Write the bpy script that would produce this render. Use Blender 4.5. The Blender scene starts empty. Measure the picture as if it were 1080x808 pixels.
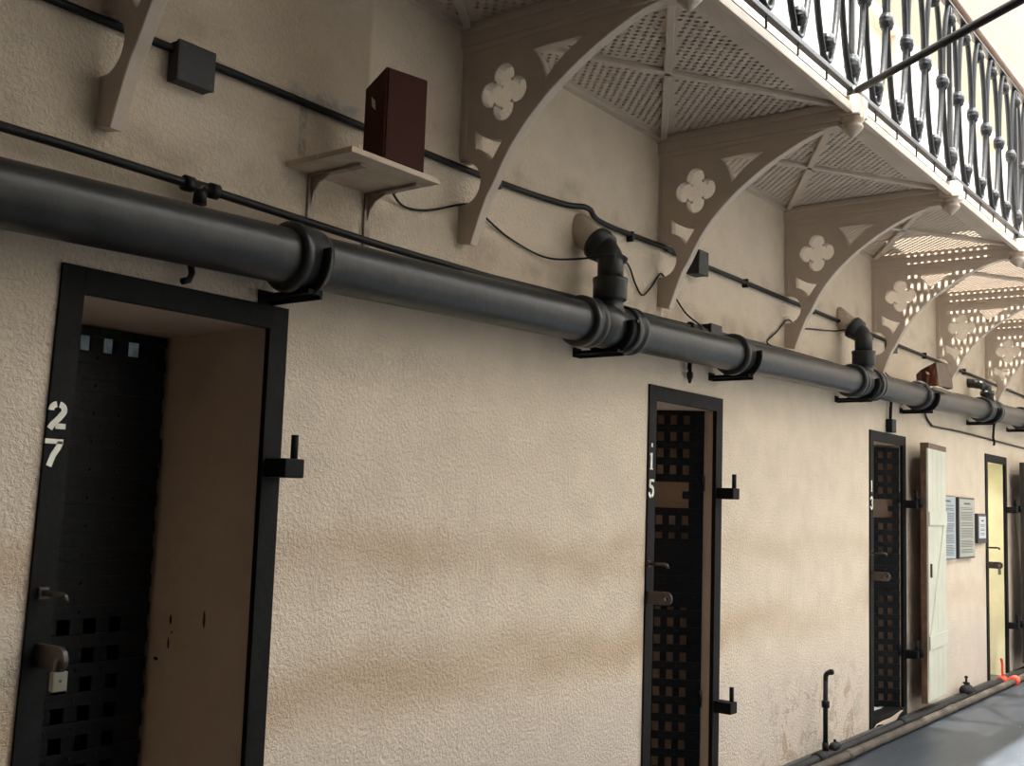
import bpy, bmesh, math, random
from mathutils import Vector, Matrix
random.seed(7)
S = bpy.context.scene
COL = S.collection
PI = math.pi

# ------------------------------------------------------------------ helpers
def link(o):
    COL.objects.link(o); return o

def tagit(o, label=None, cat=None, group=None, kind=None):
    if label: o['label'] = label
    if cat: o['category'] = cat
    if group: o['group'] = group
    if kind: o['kind'] = kind
    return o

def thing(name, label, cat, loc=(0, 0, 0), rz=0.0, group=None):
    o = bpy.data.objects.new(name, None); link(o)
    o.empty_display_size = .05
    o.location = loc; o.rotation_euler = (0, 0, rz)
    return tagit(o, label, cat, group)

class MB:
    """collects shapes; build() links them as one mesh object"""
    def __init__(self): self.bm = bmesh.new()
    def box(self, a, b, bev=0.0, rot=None, piv=None):
        x0, y0, z0 = [min(a[i], b[i]) for i in range(3)]
        x1, y1, z1 = [max(a[i], b[i]) for i in range(3)]
        t = bmesh.new()
        vs = [t.verts.new(p) for p in ((x0,y0,z0),(x1,y0,z0),(x1,y1,z0),(x0,y1,z0),(x0,y0,z1),(x1,y0,z1),(x1,y1,z1),(x0,y1,z1))]
        for f in ((3,2,1,0),(4,5,6,7),(0,1,5,4),(1,2,6,5),(2,3,7,6),(3,0,4,7)): t.faces.new([vs[i] for i in f])
        if bev > 0: bmesh.ops.bevel(t, geom=list(t.edges), offset=bev, segments=2, affect='EDGES', profile=.7)
        if rot is not None:
            c = Vector(piv or ((x0+x1)/2, (y0+y1)/2, (z0+z1)/2))
            bmesh.ops.transform(t, matrix=Matrix.Translation(c) @ rot @ Matrix.Translation(-c), verts=t.verts)
        self.merge(t); return self
    def merge(self, t):
        me = bpy.data.meshes.new('t'); t.to_mesh(me); t.free(); self.bm.from_mesh(me); bpy.data.meshes.remove(me)
    def face(self, pts):
        return self.bm.faces.new([self.bm.verts.new(p) for p in pts])
    def tube(self, pts, r, n=10, closed=False, caps=True, sx=1.0):
        P = [Vector(p) for p in pts]; m = len(P)
        rr = r if isinstance(r, (list, tuple)) else [r]*m
        rings = []; up = None
        for i in range(m):
            if closed: d = P[(i+1) % m] - P[i-1]
            else: d = P[min(i+1, m-1)] - P[max(i-1, 0)]
            d.normalize()
            if up is None:
                up = Vector((0, 1, 0)) if abs(d.y) < .9 else Vector((0, 0, 1))
            up = (up - d*up.dot(d)).normalized()
            s = d.cross(up).normalized()
            rings.append([self.bm.verts.new(P[i] + (up*math.cos(2*PI*k/n) + s*math.sin(2*PI*k/n)*sx)*rr[i]) for k in range(n)])
        last = m if closed else m-1
        for i in range(last):
            A, B = rings[i], rings[(i+1) % m]
            for k in range(n):
                f = self.bm.faces.new((A[k], A[(k+1) % n], B[(k+1) % n], B[k])); f.smooth = True
        if caps and not closed:
            self.bm.faces.new(rings[0]); self.bm.faces.new(rings[-1])
        return self
    def lathe(self, prof, origin, axis='x', n=32, petals=0, amp=0.0, caps=True, d=None):
        """prof: (distance along axis, radius)"""
        o = Vector(origin)
        if d is None: d = {'x': (1,0,0), 'y': (0,1,0), 'z': (0,0,1)}[axis]
        d = Vector(d).normalized()
        u = Vector((0, 0, 1)) if abs(d.z) < .9 else Vector((1, 0, 0))
        u = (u - d*u.dot(d)).normalized(); v = d.cross(u)
        rings = []
        for (t, r) in prof:
            ring = []
            for k in range(n):
                a = 2*PI*k/n; q = r*(1 + amp*math.cos(petals*a)) if petals else r
                ring.append(self.bm.verts.new(o + d*t + (u*math.cos(a) + v*math.sin(a))*q))
            rings.append(ring)
        for A, B in zip(rings, rings[1:]):
            for k in range(n):
                f = self.bm.faces.new((A[k], A[(k+1) % n], B[(k+1) % n], B[k])); f.smooth = True
        if caps: self.bm.faces.new(rings[0]); self.bm.faces.new(rings[-1])
        return self
    def prism(self, poly, a, b, mp):
        """poly of (u,v); extruded w=a..b; mp(u,v,w)->xyz"""
        A = [self.bm.verts.new(mp(u, v, a)) for u, v in poly]; B = [self.bm.verts.new(mp(u, v, b)) for u, v in poly]
        self.bm.faces.new(A); self.bm.faces.new(list(reversed(B)))
        n = len(poly)
        for i in range(n): self.bm.faces.new((A[i], B[i], B[(i+1) % n], A[(i+1) % n]))
        return self
    def build(self, name, mat, parent=None, rel=None, bevel=0.0, smooth=None, recalc=True):
        if recalc: bmesh.ops.recalc_face_normals(self.bm, faces=self.bm.faces)
        if rel is not None: bmesh.ops.translate(self.bm, vec=-Vector(rel), verts=self.bm.verts)
        me = bpy.data.meshes.new(name); self.bm.to_mesh(me); self.bm.free()
        me.materials.append(mat)
        o = bpy.data.objects.new(name, me); link(o)
        if parent is not None: o.parent = parent
        if bevel:
            md = o.modifiers.new('bevel', 'BEVEL'); md.width = bevel; md.segments = 2; md.limit_method = 'ANGLE'; md.angle_limit = math.radians(50)
        return o

def fill2d(outer, holes, a, b, mp, bev=0.0):
    """flat plate with holes, from 2-D outlines, extruded a..b"""
    cu = bpy.data.curves.new('c', 'CURVE'); cu.dimensions = '2D'; cu.fill_mode = 'BOTH'; cu.extrude = abs(b-a)/2 - bev
    cu.bevel_depth = bev; cu.bevel_resolution = 0
    for pl in [outer] + holes:
        s = cu.splines.new('POLY'); s.points.add(len(pl)-1); s.use_cyclic_u = True
        for i, (u, v) in enumerate(pl): s.points[i].co = (u, v, 0, 1)
    ob = bpy.data.objects.new('c', cu); link(ob)
    dg = bpy.context.evaluated_depsgraph_get()
    me = bpy.data.meshes.new_from_object(ob.evaluated_get(dg))
    bpy.data.objects.remove(ob); bpy.data.curves.remove(cu)
    m = MB(); m.bm.from_mesh(me); bpy.data.meshes.remove(me)
    c = (a+b)/2
    for v in m.bm.verts: v.co = Vector(mp(v.co.x, v.co.y, c + v.co.z))
    for f in m.bm.faces: f.smooth = False
    return m

def children(o): return [c for c in bpy.data.objects if c.parent == o]
def copy_tree(o, parent=None):
    c = o.copy(); COL.objects.link(c); c.parent = parent
    for ch in children(o): copy_tree(ch, c)
    return c

def spline(pts, n=8):
    P = [Vector(p) for p in pts]; out = []
    for i in range(len(P)-1):
        p0 = P[max(i-1, 0)]; p1 = P[i]; p2 = P[i+1]; p3 = P[min(i+2, len(P)-1)]
        for k in range(n):
            t = k/n
            out.append(.5*((2*p1) + (p2-p0)*t + (2*p0-5*p1+4*p2-p3)*t*t + (3*p1-p0-3*p2+p3)*t**3))
    out.append(P[-1]); return out

# ------------------------------------------------------------------ materials
def mat(name, col, rough=.6, metal=0.0, spec=.5, bump=0.0, bscale=40, var=0.0, vscale=6, coat=0.0, bdist=.01):
    m = bpy.data.materials.new(name); m.use_nodes = True
    nt = m.node_tree; b = nt.nodes['Principled BSDF']
    b.inputs['Base Color'].default_value = (*col, 1); b.inputs['Roughness'].default_value = rough
    b.inputs['Metallic'].default_value = metal; b.inputs['Specular IOR Level'].default_value = spec
    b.inputs['Coat Weight'].default_value = coat; b.inputs['Coat Roughness'].default_value = .15
    tc = nt.nodes.new('ShaderNodeTexCoord')
    if var:
        nz = nt.nodes.new('ShaderNodeTexNoise'); nz.inputs['Scale'].default_value = vscale; nz.inputs['Detail'].default_value = 6
        nt.links.new(tc.outputs['Object'], nz.inputs['Vector'])
        mr = nt.nodes.new('ShaderNodeMapRange'); mr.inputs[1].default_value = .3; mr.inputs[2].default_value = .7
        mr.inputs[3].default_value = 1-var; mr.inputs[4].default_value = 1+var
        nt.links.new(nz.outputs['Fac'], mr.inputs[0])
        mx = nt.nodes.new('ShaderNodeVectorMath'); mx.operation = 'SCALE'; mx.inputs[0].default_value = col
        nt.links.new(mr.outputs[0], mx.inputs['Scale']); nt.links.new(mx.outputs[0], b.inputs['Base Color'])
    if bump:
        n2 = nt.nodes.new('ShaderNodeTexNoise'); n2.inputs['Scale'].default_value = bscale; n2.inputs['Detail'].default_value = 5
        nt.links.new(tc.outputs['Object'], n2.inputs['Vector'])
        bp = nt.nodes.new('ShaderNodeBump'); bp.inputs['Strength'].default_value = bump; bp.inputs['Distance'].default_value = bdist
        nt.links.new(n2.outputs['Fac'], bp.inputs['Height']); nt.links.new(bp.outputs[0], b.inputs['Normal'])
    return m

class NT:
    """tiny node-graph builder"""
    def __init__(self, m): self.t = m.node_tree; self.b = self.t.nodes['Principled BSDF']
    def n(self, typ, **kw):
        x = self.t.nodes.new(typ)
        for k, v in kw.items(): setattr(x, k, v)
        return x
    def l(self, a, b): self.t.links.new(a, b)
    def noise(self, vec, scale, detail=5, rough=.6, dist=0):
        x = self.n('ShaderNodeTexNoise'); x.inputs['Scale'].default_value = scale; x.inputs['Detail'].default_value = detail
        x.inputs['Roughness'].default_value = rough; x.inputs['Distortion'].default_value = dist
        self.l(vec, x.inputs['Vector']); return x.outputs['Fac']
    def rng(self, v, a, b, c=0, d=1, smooth=True):
        x = self.n('ShaderNodeMapRange'); x.interpolation_type = 'SMOOTHSTEP' if smooth else 'LINEAR'
        for i, q in enumerate((a, b, c, d)): x.inputs[i+1].default_value = q
        self.l(v, x.inputs[0]); return x.outputs[0]
    def math(self, op, a, b=None):
        x = self.n('ShaderNodeMath', operation=op)
        for i, q in enumerate((a, b)):
            if q is None: continue
            if isinstance(q, (int, float)): x.inputs[i].default_value = q
            else: self.l(q, x.inputs[i])
        return x.outputs[0]
    def mix(self, f, a, b):
        x = self.n('ShaderNodeMix', data_type='RGBA')
        if isinstance(f, (int, float)): x.inputs[0].default_value = f
        else: self.l(f, x.inputs[0])
        for i, q in ((6, a), (7, b)):
            if isinstance(q, tuple): x.inputs[i].default_value = (*q, 1)
            else: self.l(q, x.inputs[i])
        return x.outputs[2]

def plaster(name, base, stained=True, rough_amt=1.0):
    m = bpy.data.materials.new(name); m.use_nodes = True; g = NT(m)
    tc = g.n('ShaderNodeTexCoord'); P = tc.outputs['Object']
    sp = g.n('ShaderNodeSeparateXYZ'); g.l(P, sp.inputs[0]); X, Z = sp.outputs[0], sp.outputs[2]
    big = g.noise(P, 1.3, 6); mid = g.noise(P, 5, 6)
    c = g.mix(g.rng(mid, .3, .7), tuple(v*.95 for v in base), tuple(min(1, v*1.05) for v in base))
    if stained:
        mp = g.n('ShaderNodeMapping'); mp.inputs['Scale'].default_value = (.55, 1, 2.2); g.l(P, mp.inputs[0])
        st = g.noise(mp.outputs[0], 1.7, 5, .5)
        # ochre hand-height stain bands left by damp and wear
        wob = g.math('MULTIPLY', g.math('SUBTRACT', big, .5), .35)
        zw = g.math('ADD', Z, wob)
        def band(z0, w): return g.rng(g.math('ABSOLUTE', g.math('SUBTRACT', zw, z0)), 0, w, 1, 0)
        xm = g.rng(X, .65, 1.2); xm2 = g.rng(X, 2.75, 3.3, 1, 0)
        b1 = g.math('MULTIPLY', band(1.25, .16), g.rng(st, .3, .65, .35, 1))
        b2 = g.math('MULTIPLY', band(.84, .17), g.rng(st, .25, .6, .5, 1))
        bb = g.math('MULTIPLY', g.math('MAXIMUM', b1, b2), .62)
        bb = g.math('MULTIPLY', bb, g.rng(X, 3.2, 5.5, 1, .35))
        c = g.mix(bb, c, (.50, .335, .19))
        # pale grey limewash wear near the foot of the wall
        ft = g.math('MULTIPLY', g.rng(zw, .35, .85, 1, 0), g.rng(big, .25, .6, .5, 1))
        c = g.mix(g.math('MULTIPLY', ft, .6), c, (.60, .52, .46))
        # grime above and below the pipes
        gr = g.math('MULTIPLY', band(2.42, .12), g.rng(mid, .35, .65))
        gr2 = g.math('MULTIPLY', band(2.80, .12), g.rng(mid, .42, .7))
        gr3 = g.math('MULTIPLY', g.math('MULTIPLY', band(2.95, .42), g.rng(X, 1.06, 1.08, 1, 0)), g.rng(X, .45, .75, .1, 1))
        gr = g.math('MAXIMUM', g.math('MAXIMUM', gr, gr2), gr3)
        c = g.mix(g.math('MULTIPLY', gr, .42), c, (.24, .175, .10))
        # bluish paint daubs beside the conduit, left of the speaker
        bl = g.math('MULTIPLY', g.math('MULTIPLY', g.rng(X, .70, .74), g.rng(X, 1.02, 1.06, 1, 0)), g.rng(g.math('ABSOLUTE', g.math('SUBTRACT', Z, 2.762)), .012, .03, 1, 0))
        bl2 = g.math('MULTIPLY', g.rng(g.math('ABSOLUTE', g.math('SUBTRACT', X, .785)), .012, .02, 1, 0), g.math('MULTIPLY', g.rng(Z, 2.54, 2.56), g.rng(Z, 2.72, 2.74, 1, 0)))
        bl = g.math('MULTIPLY', g.math('MAXIMUM', bl, bl2), g.rng(g.noise(P, 16, 5), .35, .6))
        c = g.mix(g.math('MULTIPLY', bl, .7), c, (.30, .31, .30))
        # peeling patches by the standpipe
        pk = g.math('MULTIPLY', g.rng(g.noise(P, 7, 8, .65, .8), .53, .56), g.math('MULTIPLY', g.rng(Z, .30, .62, 1, 0), g.math('MULTIPLY', g.rng(X, 4.0, 4.6), g.rng(X, 5.7, 6.0, 1, 0))))
        c = g.mix(g.math('MULTIPLY', pk, .6), c, g.mix(g.rng(g.noise(P, 4, 3), .45, .6), (.44, .40, .31), (.36, .24, .13)))
        vo = g.n('ShaderNodeTexVoronoi', feature='DISTANCE_TO_EDGE'); vo.inputs['Scale'].default_value = 7
        ad = g.n('ShaderNodeVectorMath', operation='ADD'); nz = g.n('ShaderNodeTexNoise'); nz.inputs['Scale'].default_value = 12; nz.inputs['Detail'].default_value = 4
        g.l(P, nz.inputs['Vector']); sc_ = g.n('ShaderNodeVectorMath', operation='SCALE'); sc_.inputs['Scale'].default_value = .35; g.l(nz.outputs['Color'], sc_.inputs[0])
        g.l(P, ad.inputs[0]); g.l(sc_.outputs[0], ad.inputs[1]); g.l(ad.outputs[0], vo.inputs['Vector'])
        ck = g.math('MULTIPLY', g.rng(vo.outputs['Distance'], .008, .03, 1, 0), g.math('MULTIPLY', g.rng(g.noise(P, 5, 3), .47, .55), g.math('MULTIPLY', g.rng(Z, .35, .75, 1, 0), g.math('MULTIPLY', g.rng(X, 3.9, 4.6), g.rng(X, 5.8, 6.0, 1, 0)))))
        c = g.mix(g.math('MULTIPLY', ck, .55), c, (.26, .20, .14))
        # few dark knocks
        kn = g.rng(g.noise(P, 23, 4, .5, 1.5), .78, .80)
        c = g.mix(g.math('MULTIPLY', kn, .55), c, (.22, .15, .10))
    g.l(c, g.b.inputs['Base Color']); g.b.inputs['Roughness'].default_value = .85; g.b.inputs['Specular IOR Level'].default_value = .25
    n1 = g.noise(P, 72, 4, .6, .6); n2 = g.noise(P, 150, 3, .6); n3 = g.noise(P, 9, 3)
    h = g.math('ADD', g.math('MULTIPLY', g.rng(n1, .38, .62), .6), g.math('MULTIPLY', n2, .35)); h = g.math('ADD', h, g.math('MULTIPLY', n3, 1.1))
    bp = g.n('ShaderNodeBump'); bp.inputs['Strength'].default_value = .75*rough_amt; bp.inputs['Distance'].default_value = .006
    g.l(h, bp.inputs['Height']); g.l(bp.outputs[0], g.b.inputs['Normal'])
    return m

M = {}
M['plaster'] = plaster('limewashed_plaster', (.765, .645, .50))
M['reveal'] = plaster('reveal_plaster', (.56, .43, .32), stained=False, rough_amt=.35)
M['sunlit_wall'] = plaster('sunlit_white_plaster', (.88, .86, .82), stained=False, rough_amt=.4)  # strong light on the upper and opposite walls put into a white colour
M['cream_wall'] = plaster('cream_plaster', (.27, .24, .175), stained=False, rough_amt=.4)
M['peach'] = plaster('peach_plaster', (.82, .68, .55), stained=False, rough_amt=.4)
M['dim_wall'] = plaster('opposite_plaster', (.20, .175, .15), stained=False, rough_amt=.4)
M['shade_plaster'] = plaster('plaster_shaded', (.10, .09, .08), stained=False, rough_amt=.4)  # darkness of the near cell put into its plaster colour
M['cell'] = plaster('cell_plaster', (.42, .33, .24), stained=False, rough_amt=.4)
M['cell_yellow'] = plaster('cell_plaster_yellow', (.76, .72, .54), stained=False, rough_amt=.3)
M['black'] = mat('black_gloss_paint', (.009, .009, .009), .6, spec=.12, bump=.35, bscale=45, var=.25, vscale=14, bdist=.004)
M['black_matt'] = mat('black_matt', (.016, .016, .017), .55, bump=.2, bscale=60)
M['pipe'] = mat('pipe_black_paint', (.026, .027, .026), .34, bump=.6, bscale=26, var=.3, vscale=9, bdist=.003, spec=.36)
M['conduit'] = mat('conduit_black', (.012, .012, .012), .45, spec=.2)
M['gate'] = mat('gate_black_iron', (.003, .0035, .0045), .4, spec=.25, bump=.5, bscale=60, var=.4, vscale=20, bdist=.003)
M['beige'] = mat('beige_iron_paint', (.57, .47, .375), .5, bump=.25, bscale=50, var=.08, vscale=5, bdist=.004)
M['rail'] = mat('rail_dark_grey', (.032, .035, .039), .4, bump=.2, bscale=60)
M['wood_rail'] = mat('handrail_wood', (.20, .105, .055), .4, var=.2, vscale=12)
M['speaker'] = mat('speaker_brown', (.06, .019, .011), .5, spec=.15, bump=.2, bscale=120, var=.12, vscale=20)
M['speaker_front'] = mat('speaker_cloth', (.05, .015, .009), .75, spec=.15, bump=.35, bscale=300)
M['badge'] = mat('badge_pale', (.55, .52, .45), .5)
M['shelf'] = mat('shelf_board', (.60, .48, .345), .6, var=.15, vscale=10)
M['shelf_metal'] = mat('shelf_bracket_grey', (.34, .26, .20), .45, var=.3, vscale=25)
M['white_paint'] = mat('number_white', (.88, .86, .72), .6, var=.1, vscale=30)
M['brass'] = mat('padlock_metal', (.22, .205, .165), .42, metal=.9)
M['iron_brown'] = mat('worn_iron', (.06, .045, .036), .4, metal=.4, var=.4, vscale=40)
M['leaf_cream'] = mat('door_cream_paint', (.57, .57, .46), .55, bump=.15, bscale=30, var=.06, vscale=5)
M['leaf_brown'] = mat('door_edge_brown', (.13, .065, .04), .55, bump=.4, bscale=60, var=.35, vscale=18)
M['leaf_dark'] = mat('door_edge_dark', (.03, .028, .027), .5, bump=.3, bscale=50)
M['sign_blue'] = mat('sign_board_blue', (.38, .44, .46), .5)
M['sign_cream'] = mat('sign_board_cream', (.43, .43, .36), .5)
M['paper'] = mat('paper_white', (.62, .63, .64), .6)
M['ink'] = mat('ink', (.10, .10, .11), .7)
M['sign_frame'] = mat('sign_frame_dark', (.03, .03, .035), .4)
M['orange'] = mat('orange_red_tape', (.85, .09, .045), .5)
M['kerb'] = mat('kerb_grey', (.10, .096, .09), .8, spec=.2, bump=.4, bscale=25, var=.35, vscale=8)
M['old_pipe'] = mat('floor_pipe_worn', (.085, .07, .055), .7, spec=.2, bump=.5, bscale=30, var=.45, vscale=7)
M['dark_pipe'] = mat('floor_pipe_dark', (.022, .022, .022), .65, spec=.2, bump=.4, bscale=30, var=.4, vscale=10)
M['flake'] = mat('plaster_flake', (.62, .50, .38), .8, bump=.4, bscale=30)
M['mat_dark'] = mat('walkway_mat', (.012, .012, .012), .8)
M['sunlit_slab'] = mat('sunlit_slab_pale', (.62, .62, .60), .6, var=.2, vscale=15)
M['roof'] = mat('shade_roof', (.12, .10, .08), .8, var=.15, vscale=3)
M['lamp'] = mat('fill_lamp_glass', (.9, .85, .7), .4)

# dark blue-grey painted floor, worn
fm = bpy.data.materials.new('painted_floor'); fm.use_nodes = True; g = NT(fm)
tc = g.n('ShaderNodeTexCoord'); P = tc.outputs['Object']
mp = g.n('ShaderNodeMapping'); mp.inputs['Scale'].default_value = (.6, 2.5, 1); g.l(P, mp.inputs[0])
c = g.mix(g.rng(g.noise(mp.outputs[0], 3, 6), .35, .7), (.028, .036, .047), (.048, .058, .071))
c = g.mix(g.math('MULTIPLY', g.rng(g.noise(P, 6, 6), .55, .7), .35), c, (.06, .055, .052))
c = g.mix(g.rng(g.noise(P, 14, 2), .74, .76), c, (.75, .78, .80))
g.l(c, g.b.inputs['Base Color']); g.b.inputs['Roughness'].default_value = .42
bp = g.n('ShaderNodeBump'); bp.inputs['Strength'].default_value = .15; bp.inputs['Distance'].default_value = .004
g.l(g.noise(P, 30, 4), bp.inputs['Height']); g.l(bp.outputs[0], g.b.inputs['Normal'])
M['floor'] = fm

# grimy window pane of the near cell: dull daylight coming through
pm = bpy.data.materials.new('grimy_pane'); pm.use_nodes = True; g = NT(pm)
tc = g.n('ShaderNodeTexCoord'); n = g.noise(tc.outputs['Object'], 9, 6, .6, 1.0)
c = g.mix(g.rng(n, .35, .65), (.25, .30, .33), (.55, .65, .70))
g.b.inputs['Base Color'].default_value = (.1, .11, .12, 1)
g.l(c, g.b.inputs['Emission Color']); g.b.inputs['Emission Strength'].default_value = .04
M['pane'] = pm

# ------------------------------------------------------------------ dimensions
DW, DX = .763, 3.0            # door frame width, door spacing
XB, SB = 1.567, 1.5           # first bracket, bracket spacing
ZD = 3.27                     # underside of the gallery floor
DOORS = [-3, 0, 3, 6, 9, 12, 15]
X0, X1 = -7.0, 19.0
RD = .56                      # thickness of the cell wall

# ------------------------------------------------------------------ structure
TILT = -.050                   # the left edge of doorway 27 leans
def wall_with_openings(name, material, z0, z1, ops, y=0, depth=.3, reveal_mat=None):
    m = MB(); xs = X0
    for (a, b, za, zb) in ops:
        t = TILT if (a < .1 and a > 0 and y == 0 and z0 == 0) else 0
        m.face(((xs, y, z0), (a+t, y, z0), (a, y, zb), (a, y, z1), (xs, y, z1)))
        if za > z0: m.face(((a, y, z0), (b, y, z0), (b, y, za), (a, y, za)))
        m.face(((a, y, zb), (b, y, zb), (b, y, z1), (a, y, z1)))
        xs = b
    m.face(((xs, y, z0), (X1, y, z0), (X1, y, z1), (xs, y, z1)))
    o = m.build(name, material, recalc=False); tagit(o, kind='structure')
    r = MB()
    for (a, b, za, zb) in ops:
        e = y+depth; t = TILT if (a < .1 and a > 0 and z0 == 0) else 0
        r.face(((a+t, y, za), (a+t, e, za), (a, e, zb), (a, y, zb))); r.face(((b, y, za), (b, y, zb), (b, e, zb), (b, e, za)))
        r.face(((a, y, zb), (a, e, zb), (b, e, zb), (b, y, zb))); r.face(((a, y, za), (b, y, za), (b, e, za), (a, e, za)))
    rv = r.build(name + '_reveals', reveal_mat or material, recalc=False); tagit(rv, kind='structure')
    if depth > .4:                       # the far cell's pale yellow carries into its doorway reveals
        rv.data.materials.append(M['cell_yellow'])
        for p in rv.data.polygons:
            if 8.9 < p.center.x < 9.8: p.material_index = 1
    return o

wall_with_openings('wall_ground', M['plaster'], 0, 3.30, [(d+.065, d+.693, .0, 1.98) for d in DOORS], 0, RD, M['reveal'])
wall_with_openings('wall_upper', M['sunlit_wall'], 3.30, 5.2, [(d-.15, d+.62, 3.30, 5.12) for d in DOORS], 0, .12, M['peach'])
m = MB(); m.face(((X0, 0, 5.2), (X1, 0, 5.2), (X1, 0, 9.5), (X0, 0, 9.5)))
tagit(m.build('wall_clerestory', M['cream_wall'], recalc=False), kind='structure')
m = MB()
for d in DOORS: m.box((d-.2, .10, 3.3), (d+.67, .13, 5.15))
tagit(m.build('wall_upper_doors', M['sunlit_wall']), kind='structure')
m = MB(); m.box((X0, -6, -.2), (X1, 0, 0)); tagit(m.build('floor', M['floor']), kind='structure')
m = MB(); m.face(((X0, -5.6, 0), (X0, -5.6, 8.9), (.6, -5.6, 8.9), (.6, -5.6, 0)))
tagit(m.build('wall_opposite_shaded', M['dim_wall'], recalc=False), kind='structure')  # near half of the unseen opposite wall, coloured dark to cut bounce light
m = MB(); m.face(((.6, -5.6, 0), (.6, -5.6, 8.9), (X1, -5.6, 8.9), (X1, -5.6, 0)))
tagit(m.build('wall_opposite', M['sunlit_wall'], recalc=False), kind='structure')  # far half of the unseen opposite wall, coloured pale to bounce fill light
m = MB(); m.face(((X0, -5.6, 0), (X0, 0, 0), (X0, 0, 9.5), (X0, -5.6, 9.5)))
tagit(m.build('wall_end', M['shade_plaster'], recalc=False), kind='structure')  # unseen end wall, coloured dark to keep light off the near reveals
m = MB(); m.face(((X1, -5.6, 0), (X1, -5.6, 9.5), (X1, 0, 9.5), (X1, 0, 0)))
tagit(m.build('wall_far_end', M['dim_wall'], recalc=False), kind='structure')  # unseen end wall, added to stop glare on the pipe and frames
m = MB(); m.box((X0, -5.7, 8.9), (0.6, 0, 9.0)); tagit(m.build('ceiling', M['roof']), kind='structure')  # unseen roof slab, put only over the near end to block its light

# cells behind the wall (shells seen through the doorways)
CELLX = {0: (-.1, 2.45), 3: (2.9, 5.45), 6: (5.9, 8.45), 9: (8.95, 9.78), -3: (-3.1, -.5), 12: (11.9, 14.4), 15: (14.9, 17.4)}
for i, d in enumerate(DOORS):
    a, b = CELLX[d]; y0, y1, zt = RD, (2.6 if d == 9 else 3.2), 2.7
    m = MB()
    m.face(((a, y1, 0), (b, y1, 0), (b, y1, zt), (a, y1, zt)))
    m.face(((a, y0, 0), (a, y1, 0), (a, y1, zt), (a, y0, zt))); m.face(((b, y0, 0), (b, y1, 0), (b, y1, zt), (b, y0, zt)))
    m.face(((a, y0, zt), (b, y0, zt), (b, y1, zt), (a, y1, zt)))
    # the back of the corridor wall round the doorway
    m.face(((a, y0, 0), (d+.065, y0, 0), (d+.065, y0, zt), (a, y0, zt))); m.face(((d+.693, y0, 0), (b, y0, 0), (b, y0, zt), (d+.693, y0, zt)))
    m.face(((d+.065, y0, 1.98), (d+.693, y0, 1.98), (d+.693, y0, zt), (d+.065, y0, zt)))
    tagit(m.build('wall_cell_%d' % (i+1), M['cell_yellow'] if d == 9 else M['shade_plaster'] if d == 0 else M['cell'], recalc=False), kind='structure')
    f = MB(); f.box((a, 0.0, -.1), (b, y1, .004)); tagit(f.build('floor_cell_%d' % (i+1), M['floor'] if d in (9,) else M['shade_plaster']), kind='structure')
# the high window at the back of the near cell
w = MB(); w.box((1.70, 3.17, 2.14), (2.42, 3.19, 2.48)); wo = tagit(w.build('window_1', M['pane']), kind='structure')
w = MB()
for x in (1.70, 1.94, 2.18, 2.42): w.box((x-.012, 3.15, 2.14), (x+.012, 3.175, 2.48))
for z in (2.14, 2.48): w.box((1.69, 3.15, z-.015), (2.44, 3.176, z+.015))
w.build('window_bars', M['gate'], wo)

# kerb at the foot of the wall
m = MB(); m.box((4.2, -.055, 0), (X1, 0.0, .035), .008); m.box((X0, -.055, 0), (4.2, 0, .035), .008)
tagit(m.build('trim_1', M['kerb']), kind='structure')
m = MB(); m.box((X0, -.03, ZD-.02), (X1, 0, ZD+.03)); tagit(m.build('trim_2', M['beige']), kind='structure')

# ------------------------------------------------------------------ door frames, numbers, pintles, hasps
def strokes(poly_list, x, z, w, h, y=-.0115):
    m = MB()
    for pl, th in poly_list:
        pts = [(x + p[0]*w, z + p[1]*h) for p in pl]
        L = []; R = []
        for i in range(len(pts)):
            a = pts[max(i-1, 0)]; b = pts[min(i+1, len(pts)-1)]
            dx, dz = b[0]-a[0], b[1]-a[1]; n = math.hypot(dx, dz) or 1
            nx, nz = -dz/n*th*w/2, dx/n*th*w/2
            L.append((pts[i][0]+nx, pts[i][1]+nz)); R.append((pts[i][0]-nx, pts[i][1]-nz))
        for i in range(len(pts)-1):
            m.prism([L[i], L[i+1], R[i+1], R[i]], y, y+.003, lambda u, v, q: (u, q, v))
    return m
def arc(cx, cz, rx, rz, a0, a1, n=12):
    return [(cx + rx*math.cos(math.radians(a0+(a1-a0)*i/n)), cz + rz*math.sin(math.radians(a0+(a1-a0)*i/n))) for i in range(n+1)]
DIG = {
 '2': [(arc(.47, .72, .33, .21, 185, 100, 7), .30), (arc(.5, .72, .33, .21, 78, -30, 9) + [(.55, .40), (.25, .17), (.13, .02)], .30), ([(.42, .13), (.95, .13)], .27)],
 '7': [([(.02, .90), (.97, .90)], .24), ([(.85, .90), (.72, .68), (.48, .40), (.30, .02)], .30)],
 '1': [([(.5, .98), (.5, .04)], .34), ([(.25, .86), (.5, .95)], .2), ([(.22, .04), (.78, .04)], .12)],
 '5': [([(.2, .92), (.92, .92)], .22), ([(.26, .95), (.26, .56)], .26), ([(.2, .58)] + arc(.46, .30, .34, .28, 80, -70, 12), .28), (arc(.46, .30, .34, .28, -95, -170, 6), .28)],
 '3': [(arc(.46, .74, .34, .22, 170, -75, 12), .28), (arc(.46, .28, .36, .25, 85, -170, 14), .28)],
 '.': [([(.5, .72), (.5, .2)], .3)],
}
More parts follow.
